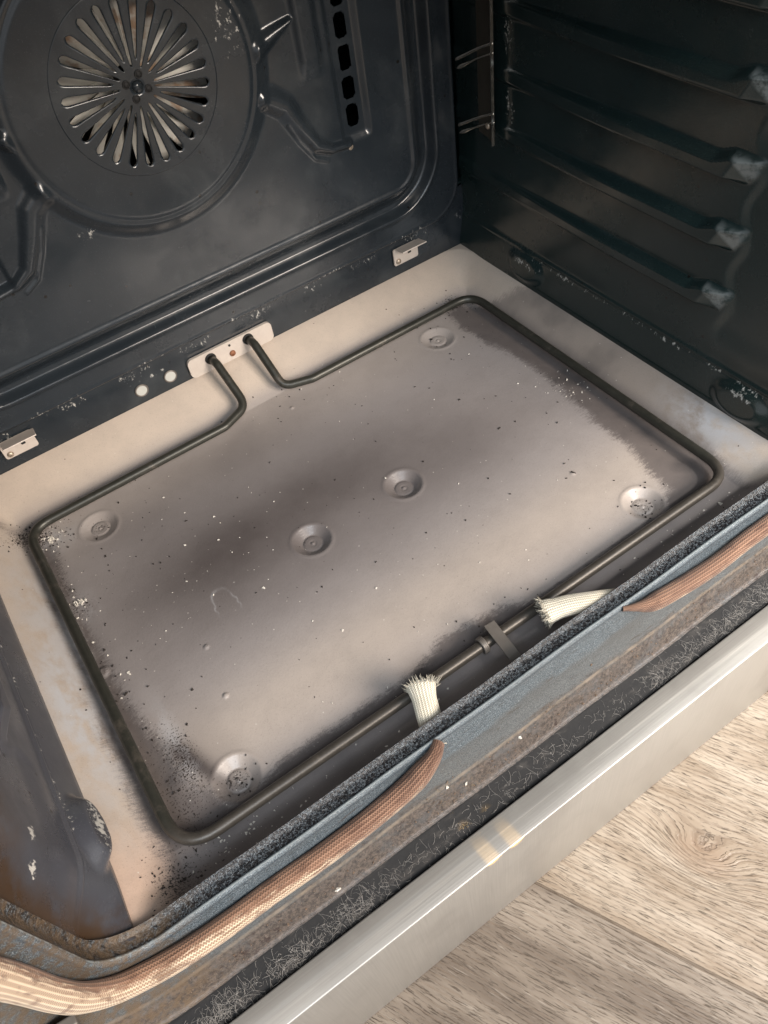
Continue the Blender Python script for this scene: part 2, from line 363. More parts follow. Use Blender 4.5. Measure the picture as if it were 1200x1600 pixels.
def m_wood():
    t = NT('oak_plank_floor'); x, y, z = t.xyz(); a = math.radians(-62.89)
    u = t.M('ADD', t.M('MULTIPLY', x, math.cos(a)), t.M('MULTIPLY', y, math.sin(a)))
    v = t.M('ADD', t.M('MULTIPLY', x, -math.sin(a)), t.M('MULTIPLY', y, math.cos(a)))
    v = t.M('ADD', v, .0262)
    PW = .24; idx = t.M('FLOOR', t.M('DIVIDE', v, PW)); fv = t.M('SUBTRACT', v, t.M('MULTIPLY', idx, PW))
    off = t.M('MULTIPLY', idx, 7.31)
    du = t.M('SUBTRACT', u, .0726); dv = t.M('SUBTRACT', v, .0653)
    e = t.M('ADD', t.M('POWER', t.M('DIVIDE', du, .020), 2.), t.M('POWER', t.M('DIVIDE', dv, .0115), 2.))
    g = t.M('EXPONENT', t.M('MULTIPLY', e, -.5))
    e2 = t.M('ADD', t.M('POWER', t.M('DIVIDE', du, .07), 2.), t.M('POWER', t.M('DIVIDE', dv, .035), 2.))
    g2 = t.M('EXPONENT', t.M('MULTIPLY', e2, -.5))
    wob = t.noise(1, 4, .6, v=t.comb(t.M('MULTIPLY', u, 9), t.M('ADD', t.M('MULTIPLY', v, 40), off), 0))
    wob2 = t.noise(1, 3, .6, v=t.comb(t.M('MULTIPLY', u, 60), t.M('ADD', t.M('MULTIPLY', v, 160), off), 0))
    f = t.M('ADD', v, t.M('ADD', t.M('MULTIPLY', g, .019), t.M('MULTIPLY', g2, .003)))
    f = t.M('ADD', f, t.M('ADD', t.M('MULTIPLY', wob, .007), t.M('MULTIPLY', wob2, .0016)))
    ring = t.M('MULTIPLY', t.M('ADD', t.M('SINE', t.M('MULTIPLY', f, 1750)), 1.), .5)
    ringk = t.M('MULTIPLY', t.step(.62, .95, ring), t.step(.2, .8, t.noise(1, 3, .6, v=t.comb(t.M('MULTIPLY', u, 55), t.M('MULTIPLY', f, 500), off))))
    pore = t.noise(1, 3, .65, v=t.comb(t.M('MULTIPLY', u, 90), t.M('MULTIPLY', f, 1500), off))
    porek = t.step(.56, .66, pore)
    tone = t.noise(1, 4, .6, v=t.comb(t.M('MULTIPLY', u, 7), t.M('MULTIPLY', f, 42), off))
    odd = t.step(-.5, .0, idx)
    ca = t.mix(t.step(.35, .65, tone), (.195, .150, .108), (.310, .262, .208))      # warm plank
    cb = t.mix(t.step(.35, .65, tone), (.112, .088, .068), (.205, .170, .135))      # greyer plank
    c = t.mix(odd, cb, ca)
    c = t.mix(t.M('MULTIPLY', ringk, t.M('ADD', .45, t.M('MULTIPLY', g2, .4))), c, (.11, .075, .05))
    c = t.mix(t.M('MULTIPLY', porek, .85), c, (.075, .055, .040))
    lt = t.step(.60, .70, t.noise(1, 3, .6, v=t.comb(t.M('MULTIPLY', u, 45), t.M('MULTIPLY', f, 700), t.M('ADD', off, 5.))))
    c = t.mix(t.M('MULTIPLY', lt, .22), c, (.50, .45, .385))
    c = t.mix(t.M('MULTIPLY', t.step(.35, .9, g), .35), c, (.20, .13, .085))
    seam = t.step(.0011, .0004, t.M('MINIMUM', fv, t.M('SUBTRACT', PW, fv)))
    c = t.mix(t.M('MULTIPLY', seam, .7), c, (.09, .065, .045))
    h = t.M('SUBTRACT', t.M('MULTIPLY', lt, .3), t.M('ADD', t.M('ADD', porek, t.M('MULTIPLY', ringk, .6)), t.M('MULTIPLY', seam, 2.)))
    return t.fin(c, t.mixf(porek, .42, .6), 0, t.bump(h, .0006, .8), Specular_IOR_Level=.4)
WOOD = m_wood()
CASE = metal('casing_grey', (.10, .10, .10), (.14, .14, .14), .5, .2)
CHAR = metal('char', (.010, .008, .007), (.035, .026, .02), .8, 0, 900)
ASH = metal('ash', (.52, .48, .42), (.72, .69, .62), .9, 0, 900)
LINTM = metal('grey_lint', (.22, .205, .19), (.40, .38, .35), .9, 0, 900)

# ------------------------------------------------------------------ kitchen floor
fz = -.166
fl = meshobj('floor', [(-3, -3, fz), (3, -3, fz), (3, 3, fz), (-3, 3, fz)], [(0, 1, 2, 3)], WOOD, smooth=False)
tag(fl, kind='structure')

# ------------------------------------------------------------------ oven
oven = bpy.data.objects.new('oven', None); COL.objects.link(oven); oven.location = (0, 0, 0)
tag(oven, 'oven with blue-black enamel cavity, exposed bottom heating element and loose braided door seal', 'oven')

# --- floor pan (height field)
def pan_z(x, y):
    ax = np.abs(x)
    dside = (XW - ax) / .027; dback = (YB - y) / .040
    # front: gentle upturn under the lip
    a = 1 - np.clip(dside, 0, 1); b = 1 - np.clip(dback, 0, 1)
    d = (a ** 3 + b ** 3) ** (1 / 3.)
    d = np.clip(d, 0, 1.0)
    z = ZR * (d * .80 + .20 * ss(0, 1, d))
    z = z + .012 * ss(.082, .062, y) * (1 - d)
    # pressed dimples
    for (cx, cy) in ((-.1557, .3362), (-.0416, .2264), (.0349, .2277), (.1495, .3409), (.1462, .1111), (-.1581, .1112)):
        r = np.hypot(x - cx, y - cy)
        dep = .0048 if abs(cx) < .1 else (.0044 if cy < .2 else .0028)
        z = z - dep * np.clip((.0132 - r) / .0062, 0, 1) + .0007 * ss(.0066, .0060, r) + .0009 * ss(.0017, .0007, r) - .0004 * ss(.0030, .0022, r) + .0003 * np.exp(-((r - .0145) / .0012) ** 2)
    for (cx, cy, r0, h) in ((-.141, .159, .0022, .0009), (-.136, .196, .0022, .0008), (.013, .349, .002, .0008), (.1293, .1589, .0022, .0006), (-.1960, .222, .0050, .0016)):
        r = np.hypot(x - cx, y - cy); z = z + h * ss(r0, r0 * .4, r)
    # shallow sagging of the sheet, a crease along the right tube
    z = z + .0009 * np.sin(x * 23 + 1) * np.sin(y * 19 + .4) * (1 - d)
    z = z - .0016 * np.exp(-((ax - .1955) / .0075) ** 2) * ss(.10, .13, y) * ss(.37, .35, y)
    z = z - .0016 * np.exp(-((y - .083) / .007) ** 2) * ss(.21, .18, ax)
    return z
xs = np.linspace(-XW, XW, 680); ys = np.linspace(.0585, YB, 520)
X, Y = np.meshgrid(xs, ys, indexing='ij')
polyA = [(-.26, .43), (-.215, .38), (-.1975, .350), (-.1905, .3435), (-.1915, .31), (-.1949, .2732), (-.1935, .2488), (-.1925, .2147), (-.1900, .182), (-.1855, .1625), (-.1806, .1237), (-.1736, .1119), (-.1690, .1005), (-.152, .0995), (-.1366, .1045), (-.109, .1037),
         (-.0834, .1034), (-.053, .1024), (-.0315, .1067), (-.0136, .1117), (.0053, .108), (.0245, .1043), (.0424, .0958), (.0575, .0945), (.0949, .0955), (.1225, .0963),
         (.151, .0965), (.1666, .1084), (.1703, .1316), (.1765, .1584), (.1751, .1852), (.1814, .2255), (.1823, .2626), (.1775, .2957), (.1728, .3399), (.1756, .3613),
         (.190, .366), (.2076, .343), (.232, .318), (.26, .33), (.26, .43)]
polyB = [(-.26, .42), (-.20, .356), (-.2044, .31), (-.2068, .262), (-.2065, .2162), (-.2095, .1836), (-.2073, .1585), (-.2093, .1294), (-.2073, .1076), (-.2072, .0854), (-.2084, .0764), (-.213, .062), (-.213, .04), (-.26, .04)]
polyC = [(.26, .16), (.2288, .1397), (.219, .126), (.2105, .110), (.2045, .092), (.204, .0797), (.2045, .04), (.26, .04)]
sd = np.maximum(poly_sd(X, Y, polyA), np.maximum(poly_sd(X, Y, polyB), poly_sd(X, Y, polyC)))
sd = np.clip(sd, -.03, .03)
st = np.full(X.shape, .90)
st = np.where(Y < .096, .64, st)
st = st * (1 - .45 * ss(.203, .214, X)) * (1 - .35 * ss(-.196, -.210, X) * ss(.15, .25, Y))
pale_tone = np.clip(ss(.365, .39, Y) + .9 * ss(.200, .215, np.abs(X)), 0, 1)  # light on the slopes and the front streak, painted into the tan
pale_tone = np.maximum(pale_tone, .55 * np.exp(-((Y - .135) / .03) ** 2) + .25 * ss(.30, .35, Y))
def gs(cx, cy, sx, sy, rot=0.):
    c, s = math.cos(rot), math.sin(rot); a = (X - cx) * c + (Y - cy) * s; b = -(X - cx) * s + (Y - cy) * c
    return np.exp(-.5 * ((a / sx) ** 2 + (b / sy) ** 2))
reflection_burn = .85 * gs(-.01, .262, .085, .035, .02) + .55 * gs(-.12, .25, .05, .035) + .35 * gs(.10, .225, .05, .022) + .45 * gs(-.04, .335, .05, .018) + .25 * gs(-.05, .2, .09, .02)  # dark reflection across the pan's middle, painted into its colour
reflection_burn += .35 * gs(-.165, .12, .012, .03) + .3 * gs(-.14, .32, .03, .015)
reflection_burn += .8 * gs(-.1785, .145, .005, .010, .3) + .6 * gs(-.170, .125, .004, .012, .4)
reflection_burn = np.clip(reflection_burn * .92, 0, .92) * (1 - ss(.365, .39, Y))
dirt = .95 * gs(-.200, .357, .010, .008) + .8 * gs(.187, .368, .008, .007) + .6 * gs(-.2085, .076, .008, .012) + .45 * gs(-.19, .12, .012, .04) + .5 * gs(-.196, .30, .006, .03) + .55 * gs(-.1581, .1112, .006, .006) + .4 * gs(.1462, .1111, .006, .006) + .5 * gs(-.1557, .3362, .006, .006)
dirt += .35 * gs(-.12, .368, .05, .006) + .45 * gs(-.186, .275, .006, .006) + .3 * gs(.08, .367, .05, .004) + .5 * gs(-.176, .140, .006, .018)
Z = pan_z(X, Y)
film = 1.1 * gs(-.217, .200, .008, .045) + .5 * gs(-.212, .30, .008, .03) + .45 * gs(.221, .115, .008, .03) + .5 * gs(-.203, .25, .004, .02) + .55 * gs(-.186, .345, .010, .008) + .5 * gs(-.188, .275, .005, .007) + .6 * gs(.219, .125, .006, .02) + .5 * gs(-.178, .150, .004, .02) + .35 * gs(.03, .078, .012, .004)
el1 = np.hypot((X + .112) / .0075, (Y - .212) / .019) + .06 * np.sin(9 * np.arctan2(Y - .212, X + .112)); film += .42 * np.exp(-((el1 - 1) / .06) ** 2) * ss(.203, .215, Y)
V = np.stack([X, Y, Z], -1).reshape(-1, 3)
pan = meshobj('floor_pan', V, gridF(680, 520), PAN, oven, {'sd': sd, 'st': st, 'pale_tone': pale_tone, 'reflection_burn': reflection_burn, 'dirt': np.clip(dirt, 0, 1), 'film': np.clip(film, 0, 1)})

# --- side walls (height field), right one mirrored to the left
def wall_in(y, z, boss=.0034):
    """how far the wall stands in from its plane"""
    h = .0042 * np.clip((.0470 - z) / .022, 0, 1) + .0012 * ss(.0475, .0460, z)
    h = h + .0016 * np.exp(-((z - .049) / .0018) ** 2)
    grooves = [.093, .1345, .175, .217, .258, .299, .340]
    g = np.ones_like(z); ft = np.full_like(z, .147)
    for gz in grooves:
        w = ss(.172, .158, y); lo = gz - .0056; hi = gz + .0056 + .0042 * w
        band = ss(lo - .0012, lo + .0022, z) * (1 - ss(hi - .0022, hi + .0010, z))
        # bead ends in a three-cornered facet that falls to the wall
        By, Bz = .1400, gz + .0085; dn = ((y - By) * .0125 + (z - Bz) * .0065) / .0141
        f = np.clip(dn / .0135, 0, 1)
        h = h + .0072 * band * f * (.18 + .82 * ss(.385, .23, y))
    h = h - .0016 * ss(.1480, .1400, y + .003 * np.cos((z - .1345) * 2 * np.pi / .0415)) * ss(.06, .08, z)
    for (cy, cz) in ((.115, .0345), (.326, .037)):
        rr = np.sqrt(((y - cy) / .024) ** 2 + ((z - cz) / .0135) ** 2)
        h = h + boss * ss(1.0, .55, rr)
    xa = .215 + np.sqrt(np.clip(.030 ** 2 - np.clip(.052 - z, 0, .03) ** 2, 0, 1)); xm = np.maximum(.229, xa + .0006)
    w_ = ss(.100, .0615, y) ** 1.2; h = h * (1 - w_) + (.2332 - xm) * w_
    return h
ys2 = np.linspace(.0600, YB + .002, 330); zs2 = np.linspace(.006, ZT, 370)
Yw, Zw = np.meshgrid(ys2, zs2, indexing='ij')
Hw = wall_in(Yw, Zw)
lm = ss(.10, .06, Yw)
wear = .62 * np.exp(-((Zw - .046) / .0022) ** 2) * ss(.08, .11, Yw) * (.45 + .55 * np.sin(Yw * 90 + 1.2) ** 2) * ss(.33, .30, Yw)
wear = np.maximum(wear, .95 * np.exp(-((Yw - .115) / .010) ** 2 - ((Zw - .041) / .0025) ** 2))
wear = np.maximum(wear, .75 * np.exp(-((Yw - .326) / .018) ** 2 - ((Zw - .041) / .0035) ** 2))
wear = np.maximum(wear, .62 * np.exp(-((Yw - .352) / .006) ** 2 - ((Zw - .20) / .015) ** 2))
wear = np.maximum(wear, .62 * np.exp(-((Yw - .350) / .006) ** 2 - ((Zw - .155) / .012) ** 2))
facet_glint = np.zeros_like(wear)  # pale glints on the bead-end facets, painted into the enamel colour
for gz in (.093, .1345, .175, .217):
    facet_glint = np.maximum(facet_glint, (.75 + .25 * math.sin(gz * 91)) * ss(-.0014, .0010, poly_sd(Yw, Zw, [(.1590, gz + .0095), (.1415, gz + .0080), (.1475, gz - .0045)])))
brown = np.clip(ss(.12, .2, Zw) * ss(.30, .16, Yw) * .6 + ss(.13, .08, Yw) * .7, 0, 1)
for sgn in (1, -1):
    if sgn < 0: Hw = wall_in(Yw, Zw, .0065)
    Xw = sgn * (.2332 - Hw)
    V = np.stack([Xw, Yw, Zw], -1).reshape(-1, 3)
    we = wear.copy(); br = brown.copy()
    if sgn < 0:
        we = .95 * np.exp(-((Yw - .117) / .016) ** 2 - ((Zw - .034) / .006) ** 2)
        we = np.maximum(we, 1.15 * np.exp(-((Yw - .0965) / .0040) ** 2 - ((Zw - .0915) / .0035) ** 2))
        we = np.maximum(we, 1.1 * np.exp(-((Yw - .0820) / .0040) ** 2 - ((Zw - .0920) / .0035) ** 2))
        we = np.maximum(we, .40 * np.exp(-((Zw - .047) / .003) ** 2) * ss(.09, .12, Yw))
        br = np.clip(ss(.085, .066, Yw) + ss(.09, .13, Zw) * ss(.16, .10, Yw), 0, 1)
    meshobj('side_wall', V, gridF(330, 370, flip=(sgn < 0)), ENR if sgn > 0 else ENL, oven, {'wear': we, 'brown': br, 'facet_glint': facet_glint if sgn > 0 else facet_glint * 0})

# --- rear wall strip, ceiling and the chamber behind the back panel
def plane_attr(name, V, F, mat, parent, wearf=None):
    o = meshobj(name, V, F, mat, parent, {'wear': np.zeros(len(V)), 'brown': np.zeros(len(V))}, smooth=False); return o
n1, n2 = 200, 40
gx, gz = np.meshgrid(np.linspace(-.236, .236, n1), np.linspace(.018, .075, n2), indexing='ij')
we = .62 * np.exp(-((gz - .049) / .004) ** 2) * (np.sin(gx * 60) ** 2) * .9 + .65 * np.exp(-((gx + .066) / .014) ** 2 - ((gz - .0405) / .002) ** 2)
meshobj('rear_wall', np.stack([gx, np.full_like(gx, YB + .0005), gz], -1).reshape(-1, 3), gridF(n1, n2), ENB, oven, {'wear': we, 'brown': we * 0})
mb = MB()
mb.box((0, .235, ZT + .002), (.50, .36, .004)); mb.box((0, .47, .19), (.50, .004, .40)); mb.box((-.245, .44, .2), (.004, .06, .40)); mb.box((.245, .44, .2), (.004, .06, .40))
mb.box((0, .44, .076), (.486, .055, .002))
o = mb.obj('cavity_shell', ENR, oven); 
for k in ('wear', 'brown'): o.data.attributes.new(k, 'FLOAT', 'POINT')

# --- back panel relief
FC = (-.0080, .2352); RCV = .0500
def seg_d(x, z, P):
    d = np.full(x.shape, 9.)
    for a, b in zip(P[:-1], P[1:]):
        a, b = np.array(a), np.array(b); e = b - a
        t = np.clip(((x - a[0]) * e[0] + (z - a[1]) * e[1]) / (e @ e), 0, 1); d = np.minimum(d, np.hypot(x - a[0] - e[0] * t, z - a[1] - e[1] * t))
    return d
def panel_out(x, z):
    """relief towards the viewer"""
    hx, z0, z1, rc = .2272, .0545, .46, .032
    cz = (z0 + z1) / 2; hz = (z1 - z0) / 2
    qx = np.abs(x) - (hx - rc); qz = np.abs(z - cz) - (hz - rc)
    d = rc - (np.hypot(np.maximum(qx, 0), np.maximum(qz, 0)) + np.minimum(np.maximum(qx, qz), 0))
    hx2, z2, rc2 = hx - .0225, z0 + .0225, .044; cz2 = (z2 + z1 - .0225) / 2; hz2 = (z1 - .0225 - z2) / 2
    ax_ = np.abs(x) - (hx2 - rc2); az_ = np.abs(z - cz2) - (hz2 - rc2)
    d2 = .0225 + rc2 - (np.hypot(np.maximum(ax_, 0), np.maximum(az_, 0)) + np.minimum(np.maximum(ax_, az_), 0))
    h = -.0045 * (1 - ss(0, .0035, d)) + .0006 * np.exp(-((d - .0045) / .0012) ** 2)
    h = h + .0008 * np.exp(-((d2 - .0215) / .0022) ** 2)
    h = h - .0075 * ss(.0215, .0275, d2) * (1 - ss(.030, .0475, d2))
    h = h + .0050 * ss(.030, .0475, d2) + .0012 * np.exp(-((d2 - .0465) / .0022) ** 2)
    r = np.hypot(x + .009, z - .2325) * 1.02
    ang = np.arctan2(z - .228, x + .005)
    h = h + .0052 * (1 - ss(.0768, .0900, r)) - .0007 * np.exp(-((r - .0765) / .0016) ** 2)
    for sgn in (1, -1):
        ox = 0 if sgn > 0 else -.010
        q = seg_d(sgn * (x - ox), z, [(.070, .201), (.0835, .192), (.091, .177), (.101, .160), (.112, .1535), (.126, .152)])
        out_ = ss(.0775, .0830, r); wq = np.clip(.0105 - .17 * np.abs(x - ox - sgn * .078), .0042, .0105); h = h + .0040 * ss(wq, wq * .12, q) * out_
        q = seg_d(sgn * (x - ox), z, [(.082, .180), (.0885, .166), (.0985, .151), (.108, .146)]); h = h + .0008 * ss(.0018, .0003, q) * out_
        q = seg_d(sgn * (x - ox), z, [(.070, .229), (.086, .235), (.098, .239)]); wdt = np.clip(.0085 - .26 * np.abs(x - ox - sgn * .074), .0012, .009)
        h = h + .0036 * ss(wdt, wdt * .1, q) * out_
        # raised bay that carries the vent row
        xx = sgn * x
        h = h - .0022 * ss(.1215, .1255, xx) * (1 - ss(.1425, .1475, xx)) * ss(.150, .157, z)
        h = h + .0030 * ss(.098, .103, xx) * (1 - ss(.112, .118, xx)) * ss(.20, .215, z)
    return h, d, r
nx, nz = 520, 390
xs3 = np.linspace(-.2272, .2272, nx); zs3 = np.linspace(.0545, .397, nz)
Xp, Zp = np.meshgrid(xs3, zs3, indexing='ij')
H, Dp, Rp = panel_out(Xp, Zp)
keep = np.ones((nx - 1, nz - 1), bool)
xc = (Xp[:-1, :-1] + Xp[1:, 1:]) / 2; zc = (Zp[:-1, :-1] + Zp[1:, 1:]) / 2
_, dc, _ = panel_out(xc, zc)
keep &= dc > 0
inside = np.hypot(xc - FC[0], zc - FC[1]) <= RCV
keep &= ~inside
# vertices on the rim of the opening are pulled onto the exact circle
tin = np.zeros((nx, nz), bool); tout = np.zeros((nx, nz), bool)
for di in (0, 1):
    for dj in (0, 1):
        tin[di:nx - 1 + di, dj:nz - 1 + dj] |= inside; tout[di:nx - 1 + di, dj:nz - 1 + dj] |= ~inside
rim = tin & tout; rr_ = np.hypot(Xp - FC[0], Zp - FC[1]); kf = np.where(rim, RCV / np.maximum(rr_, 1e-6), 1)
Xp = FC[0] + (Xp - FC[0]) * kf; Zp = FC[1] + (Zp - FC[1]) * kf; H, Dp, Rp = panel_out(Xp, Zp)
for sgn in (1, -1):
    for (za, zb) in ((.1612, .1757), (.1795, .1935), (.198, .2133), (.2175, .232), (.236, .2505), (.2545, .269), (.273, .2875), (.2915, .306)):
        cx = sgn * (.1338 + (za - .16) * .012); dx = np.abs(xc - cx); dz = np.abs(zc - (za + zb) / 2)
        hx, hz, rc = .0046, (zb - za) / 2, .003
        q = np.hypot(np.maximum(dx - hx + rc, 0), np.maximum(dz - hz + rc, 0)) + np.minimum(np.maximum(dx - hx + rc, dz - hz + rc), 0) - rc
        keep &= q > 0
we = .60 * np.exp(-((Dp - .003) / .003) ** 2) * (np.sin(Xp * 40 + 1) ** 2) * ss(.10, .06, Zp)
we = np.maximum(we, .50 * np.exp(-((Xp - .055) / .012) ** 2 - ((Zp - .25) / .02) ** 2))
we = np.maximum(we, .62 * np.exp(-((Xp + .068) / .006) ** 2 - ((Zp - .165) / .005) ** 2))
bp = meshobj('back_panel', np.stack([Xp, .4035 - H, Zp], -1).reshape(-1, 3), gridF(nx, nz, keep), ENB, oven, {'wear': we, 'brown': we * 0})

# --- fan cover: 25 teardrop slots cut on a polar grid
NS = 25; rad = np.concatenate([np.linspace(.0032, .0100, 4), .0103 + (.0475 - .0103) * (1 - np.cos(np.linspace(0, np.pi, 34)[1:])) / 2, np.linspace(.0485, RCV, 3)])
def halfw(r, k):
    r0 = .0105 if k % 2 == 0 else .0150; r1 = .0445
    t = np.clip((r - r0) / (r1 - r0), 0, 1); w = .0006 + .0018 * t ** 1.05
    cap1 = np.sqrt(np.clip(1 - np.clip((r - (r1 - .0036)) / .0036, 0, 1) ** 2, 0, 1)); cap0 = np.sqrt(np.clip((r - r0) / .0012, 0, 1))
    return np.where((r > r0) & (r < r1), w * cap1 * cap0, 0)
cols = []; hole = []
for k in range(NS):
    a0 = 2 * np.pi * k / NS; hw = np.maximum(halfw(rad, k), .00022 * np.clip(rad / .0125, .25, 1)); sec = np.pi / NS
    for i, s_ in enumerate((-1, -.6)):  cols.append(a0 - sec + (sec - hw / rad) * (1 + s_) / 1.0 if False else a0 - (hw / rad + (sec - hw / rad) * (1. if i == 0 else .45)))
    cols.append(a0 - hw / rad); cols.append(a0 + hw / rad); cols.append(a0 + (hw / rad + (sec - hw / rad) * .45))
A = np.array(cols); nc = len(cols)                      # nc x nr
Vx = FC[0] + rad[None] * np.cos(A); Vz = FC[1] + rad[None] * np.sin(A)
hh, _, _ = panel_out(Vx, Vz)
yy = .4035 - hh; V = np.stack([Vx, yy, Vz], -1).reshape(-1, 3); nr = len(rad)
F = []
for c in range(nc):
    c2 = (c + 1) % nc; ishole = (c % 5 == 2)
    for j in range(nr - 1):
        k = c // 5
        if ishole and (halfw(np.array([rad[j]]), k)[0] > 0 or halfw(np.array([rad[j + 1]]), k)[0] > 0): continue
        F.append((c * nr + j, c * nr + j + 1, c2 * nr + j + 1, c2 * nr + j))
# the hub: small round boss with a dimple
fc = meshobj('fan_cover', V, np.array(F), ENB, bp, {'wear': np.zeros(len(V)), 'brown': np.zeros(len(V))}, smooth=False)
s2 = fc.modifiers.new('thick', 'SOLIDIFY'); s2.thickness = .0010; s2.offset = -1
hub = MB(); yh = float(.4035 - panel_out(np.array([FC[0]]), np.array([FC[1]]))[0][0])
hub.add(*disc((FC[0], yh + .0008, FC[1]), (0, -1, 0), .0030, .0011)); hub.obj('hub', ENB, fc, True)
for i in range(4):
    a = math.radians(72 + i * 90 - 8); cx, cz = FC[0] + .0066 * math.cos(a), FC[1] + .0066 * math.sin(a)
    q = MB(); ring = [Vector((cx + .0021 * math.cos(b), yh - .0003, cz + .0021 * math.sin(b))) for b in np.linspace(0, 2 * math.pi, 17)]
    q.add(*tubeVF(ring, .00035, 6, cap=False)); q.add(*disc((cx, yh, cz), (0, -1, 0), .0018, .0002)); q.obj('vent_hole', DARK, fc, True)

# --- fan behind the cover
fan = MB(); yf = .4115
for k in range(19):
    a = 2 * math.pi * k / 19 + .1; tw = .45 + .5 * random.random()
    ca, sa = math.cos(a), math.sin(a); V = []; 
    for i in range(7):
        r = .008 + .044 * i / 6; w = .0035 + .0045 * (i / 6)
        sw = .16 * (i / 6)
        for s_ in (-1, 1):
            cx, cz = r * math.cos(a + sw), r * math.sin(a + sw); tx, tz = -math.sin(a + sw), math.cos(a + sw)
            V.append((FC[0] + cx + tx * s_ * w * math.cos(tw), yf + s_ * w * math.sin(tw), FC[1] + cz + tz * s_ * w * math.cos(tw)))
    fan.add(V, [(2 * i, 2 * i + 1, 2 * i + 3, 2 * i + 2) for i in range(6)])
o = fan.obj('fan_wheel', FANM, oven); s3 = o.modifiers.new('thick', 'SOLIDIFY'); s3.thickness = .0008
bk = MB(); bk.add(*disc((FC[0], .428, FC[1]), (0, 1, 0), .075, .001, 40)); bk.obj('fan_housing', DARK, oven)

# --- screws on the back panel
def screw(name, c, nrm, r, mat, parent):
    s = MB(); n = Vector(nrm).normalized(); c = Vector(c)
    P = [c, c + n * r * .35, c + n * r * .6, c + n * r * .7]; rr = [r, r * .95, r * .7, r * .3]
    s.add(*tubeVF(P, rr, 14)); 
    t1 = n.orthogonal().normalized(); t2 = n.cross(t1)
    for a_, b_ in ((t1, t2), (t2, t1)):
        M = Matrix((a_, b_, n)).transposed(); s.box(c + n * r * .68, (r * 1.1, r * .22, r * .12), M)
    return s.obj(name, mat, parent, True)
screw('screw', (.1275, .3995, .1487), (0, -1, 0), .0024, SCREW, bp)
q = MB(); q.add(*disc((-.0254, .4045, .145), (0, -1, 0), .0013, .0012)); q.obj('screw_hole', DARK, bp)

# --- rear fittings on the strip under the panel
pl = MB(); outl = []
for cx, sx in ((.0298, 1), (-.0330, -1)):
    for cz, sz in ((.0338, 1), (.0292, -1)):
        pass
def roundrect_plate(cx, cz, w, h, r, y0, y1):
    pts = []
    for (sx, sz, a0) in ((1, 1, 0), (-1, 1, 90), (-1, -1, 180), (1, -1, 270)):
        for i in range(7):
            a = math.radians(a0 + i * 15); pts.append((cx + sx * (w / 2 - r) + r * math.cos(a), cz + sz * (h / 2 - r) + r * math.sin(a)))
    n = len(pts); V = [(x, y0, z) for x, z in pts] + [(x, y1, z) for x, z in pts]
    return V, [tuple(range(n)), tuple(range(n, 2 * n))[::-1]] + [(i, i + n, (i + 1) % n + n, (i + 1) % n) for i in range(n)]
pl.add(*roundrect_plate(-.0020, .0315, .0745, .0172, .0042, .4070, .4095))
plate = pl.obj('element_plate', PLATE, oven)
screw('screw', (-.0022, .4070, .0288), (0, -1, 0), .0026, RUST, plate)
q = MB(); q.add(*disc((-.0027, .4072, .0367), (0, -1, 0), .0010, .0006)); q.obj('pin_hole', DARK, plate)
for hx in (-.0786, -.0542):
    q = MB(); q.add(*disc((hx, .4103, .0331), (0, -1, 0), .0045, .0006, 28)); ko = q.obj('knockout', WHITE, oven, False)
    q = MB(); q.add(*tubeVF([Vector((hx + .0048 * math.cos(b), .4100, .0331 + .0048 * math.sin(b))) for b in np.linspace(0, 2 * math.pi, 33)], .0007, 8, cap=False)); q.obj('rim', CLIP, ko, True)
def bracket(cx):
    b = MB(); b.add(*roundrect_plate(cx, .0402, .0245, .0150, .0018, .4075, .4088))
    o = b.obj('panel_bracket', PLATE, oven)
    t_ = MB(); M = Matrix.Rotation(math.radians(-12), 3, 'X'); t_.box((cx + .0022, .4020, .0485), (.0245, .0125, .0010), M, .0003)
    t_.obj('tab', PLATE, o)
    screw('screw', (cx - .0082, .4075, .0362), (0, -1, 0), .0024, SCREW, o)
    q = MB(); q.box((cx + .0035, .4073, .0405), (.003, .0006, .0022)); q.obj('slot', DARK, o)
bracket(.1690); bracket(-.1745)

# --- heating element
ze = .0082
P = [(-.0204, .4085, .0335), (-.0194, .398, .0335), (-.0165, .3665, ze + .001), (-.040, .3575, ze), (-.1990, .3575, ze), (-.1990, .0890, ze), (.1998, .0890, ze), (.1998, .3595, ze), (.040, .3595, ze), (.017, .3660, ze + .001), (.0145, .398, .0345), (.0134, .4085, .0345)]
P = roundpath(P, [0, .008, .012, .012, .018, .022, .020, .018, .012, .010, .008, 0])
P = densify(P, .008)
el = MB(); el.add(*tubeVF(P, .00335, 16)); el = el.obj('heating_element', TUBE, oven, True)
# collars where the tube leaves the plate
for (cx, cz) in ((-.0204, .0335), (.0134, .0345)):
    c = MB(); c.add(*disc((cx, .4075, cz), (0, -1, 0), .0046, .0016)); c.obj('collar', DARK, el, True)
# --- clip that holds the front run
c = MB()
def bar(a, b, w, th, side):
    a, b = Vector(a), Vector(b); d = (b - a).normalized(); s_ = Vector(side); s_ = (s_ - d * s_.dot(d)).normalized(); n = d.cross(s_)
    M = Matrix((d, s_, n)).transposed(); return (a + b) / 2, ((b - a).length, w, th), M
cc, dd, M = bar((.0048, .0955, .0138), (.0023, .0640, .0125), .0072, .0011, (1, 0, 0)); c.box(cc, dd, M, .0003)
cc, dd, M = bar((.0048, .0955, .0138), (.0049, .0965, .0050), .0072, .0011, (1, 0, 0)); c.box(cc, dd, M, .0003)
clip = c.obj('element_clip', CLIP, oven)
h = MB(); P = [Vector((-.0040 + 0 * a, .0890 + .0045 * math.cos(a), ze + .0045 * math.sin(a))) for a in np.linspace(-.8, 4.0, 16)]
for xo in (-.0022, -.0012, -.0002): h.add(*tubeVF([p + Vector((xo, 0, 0)) for p in P], .0009, 8))
h.obj('hook', CLIP, clip, True)

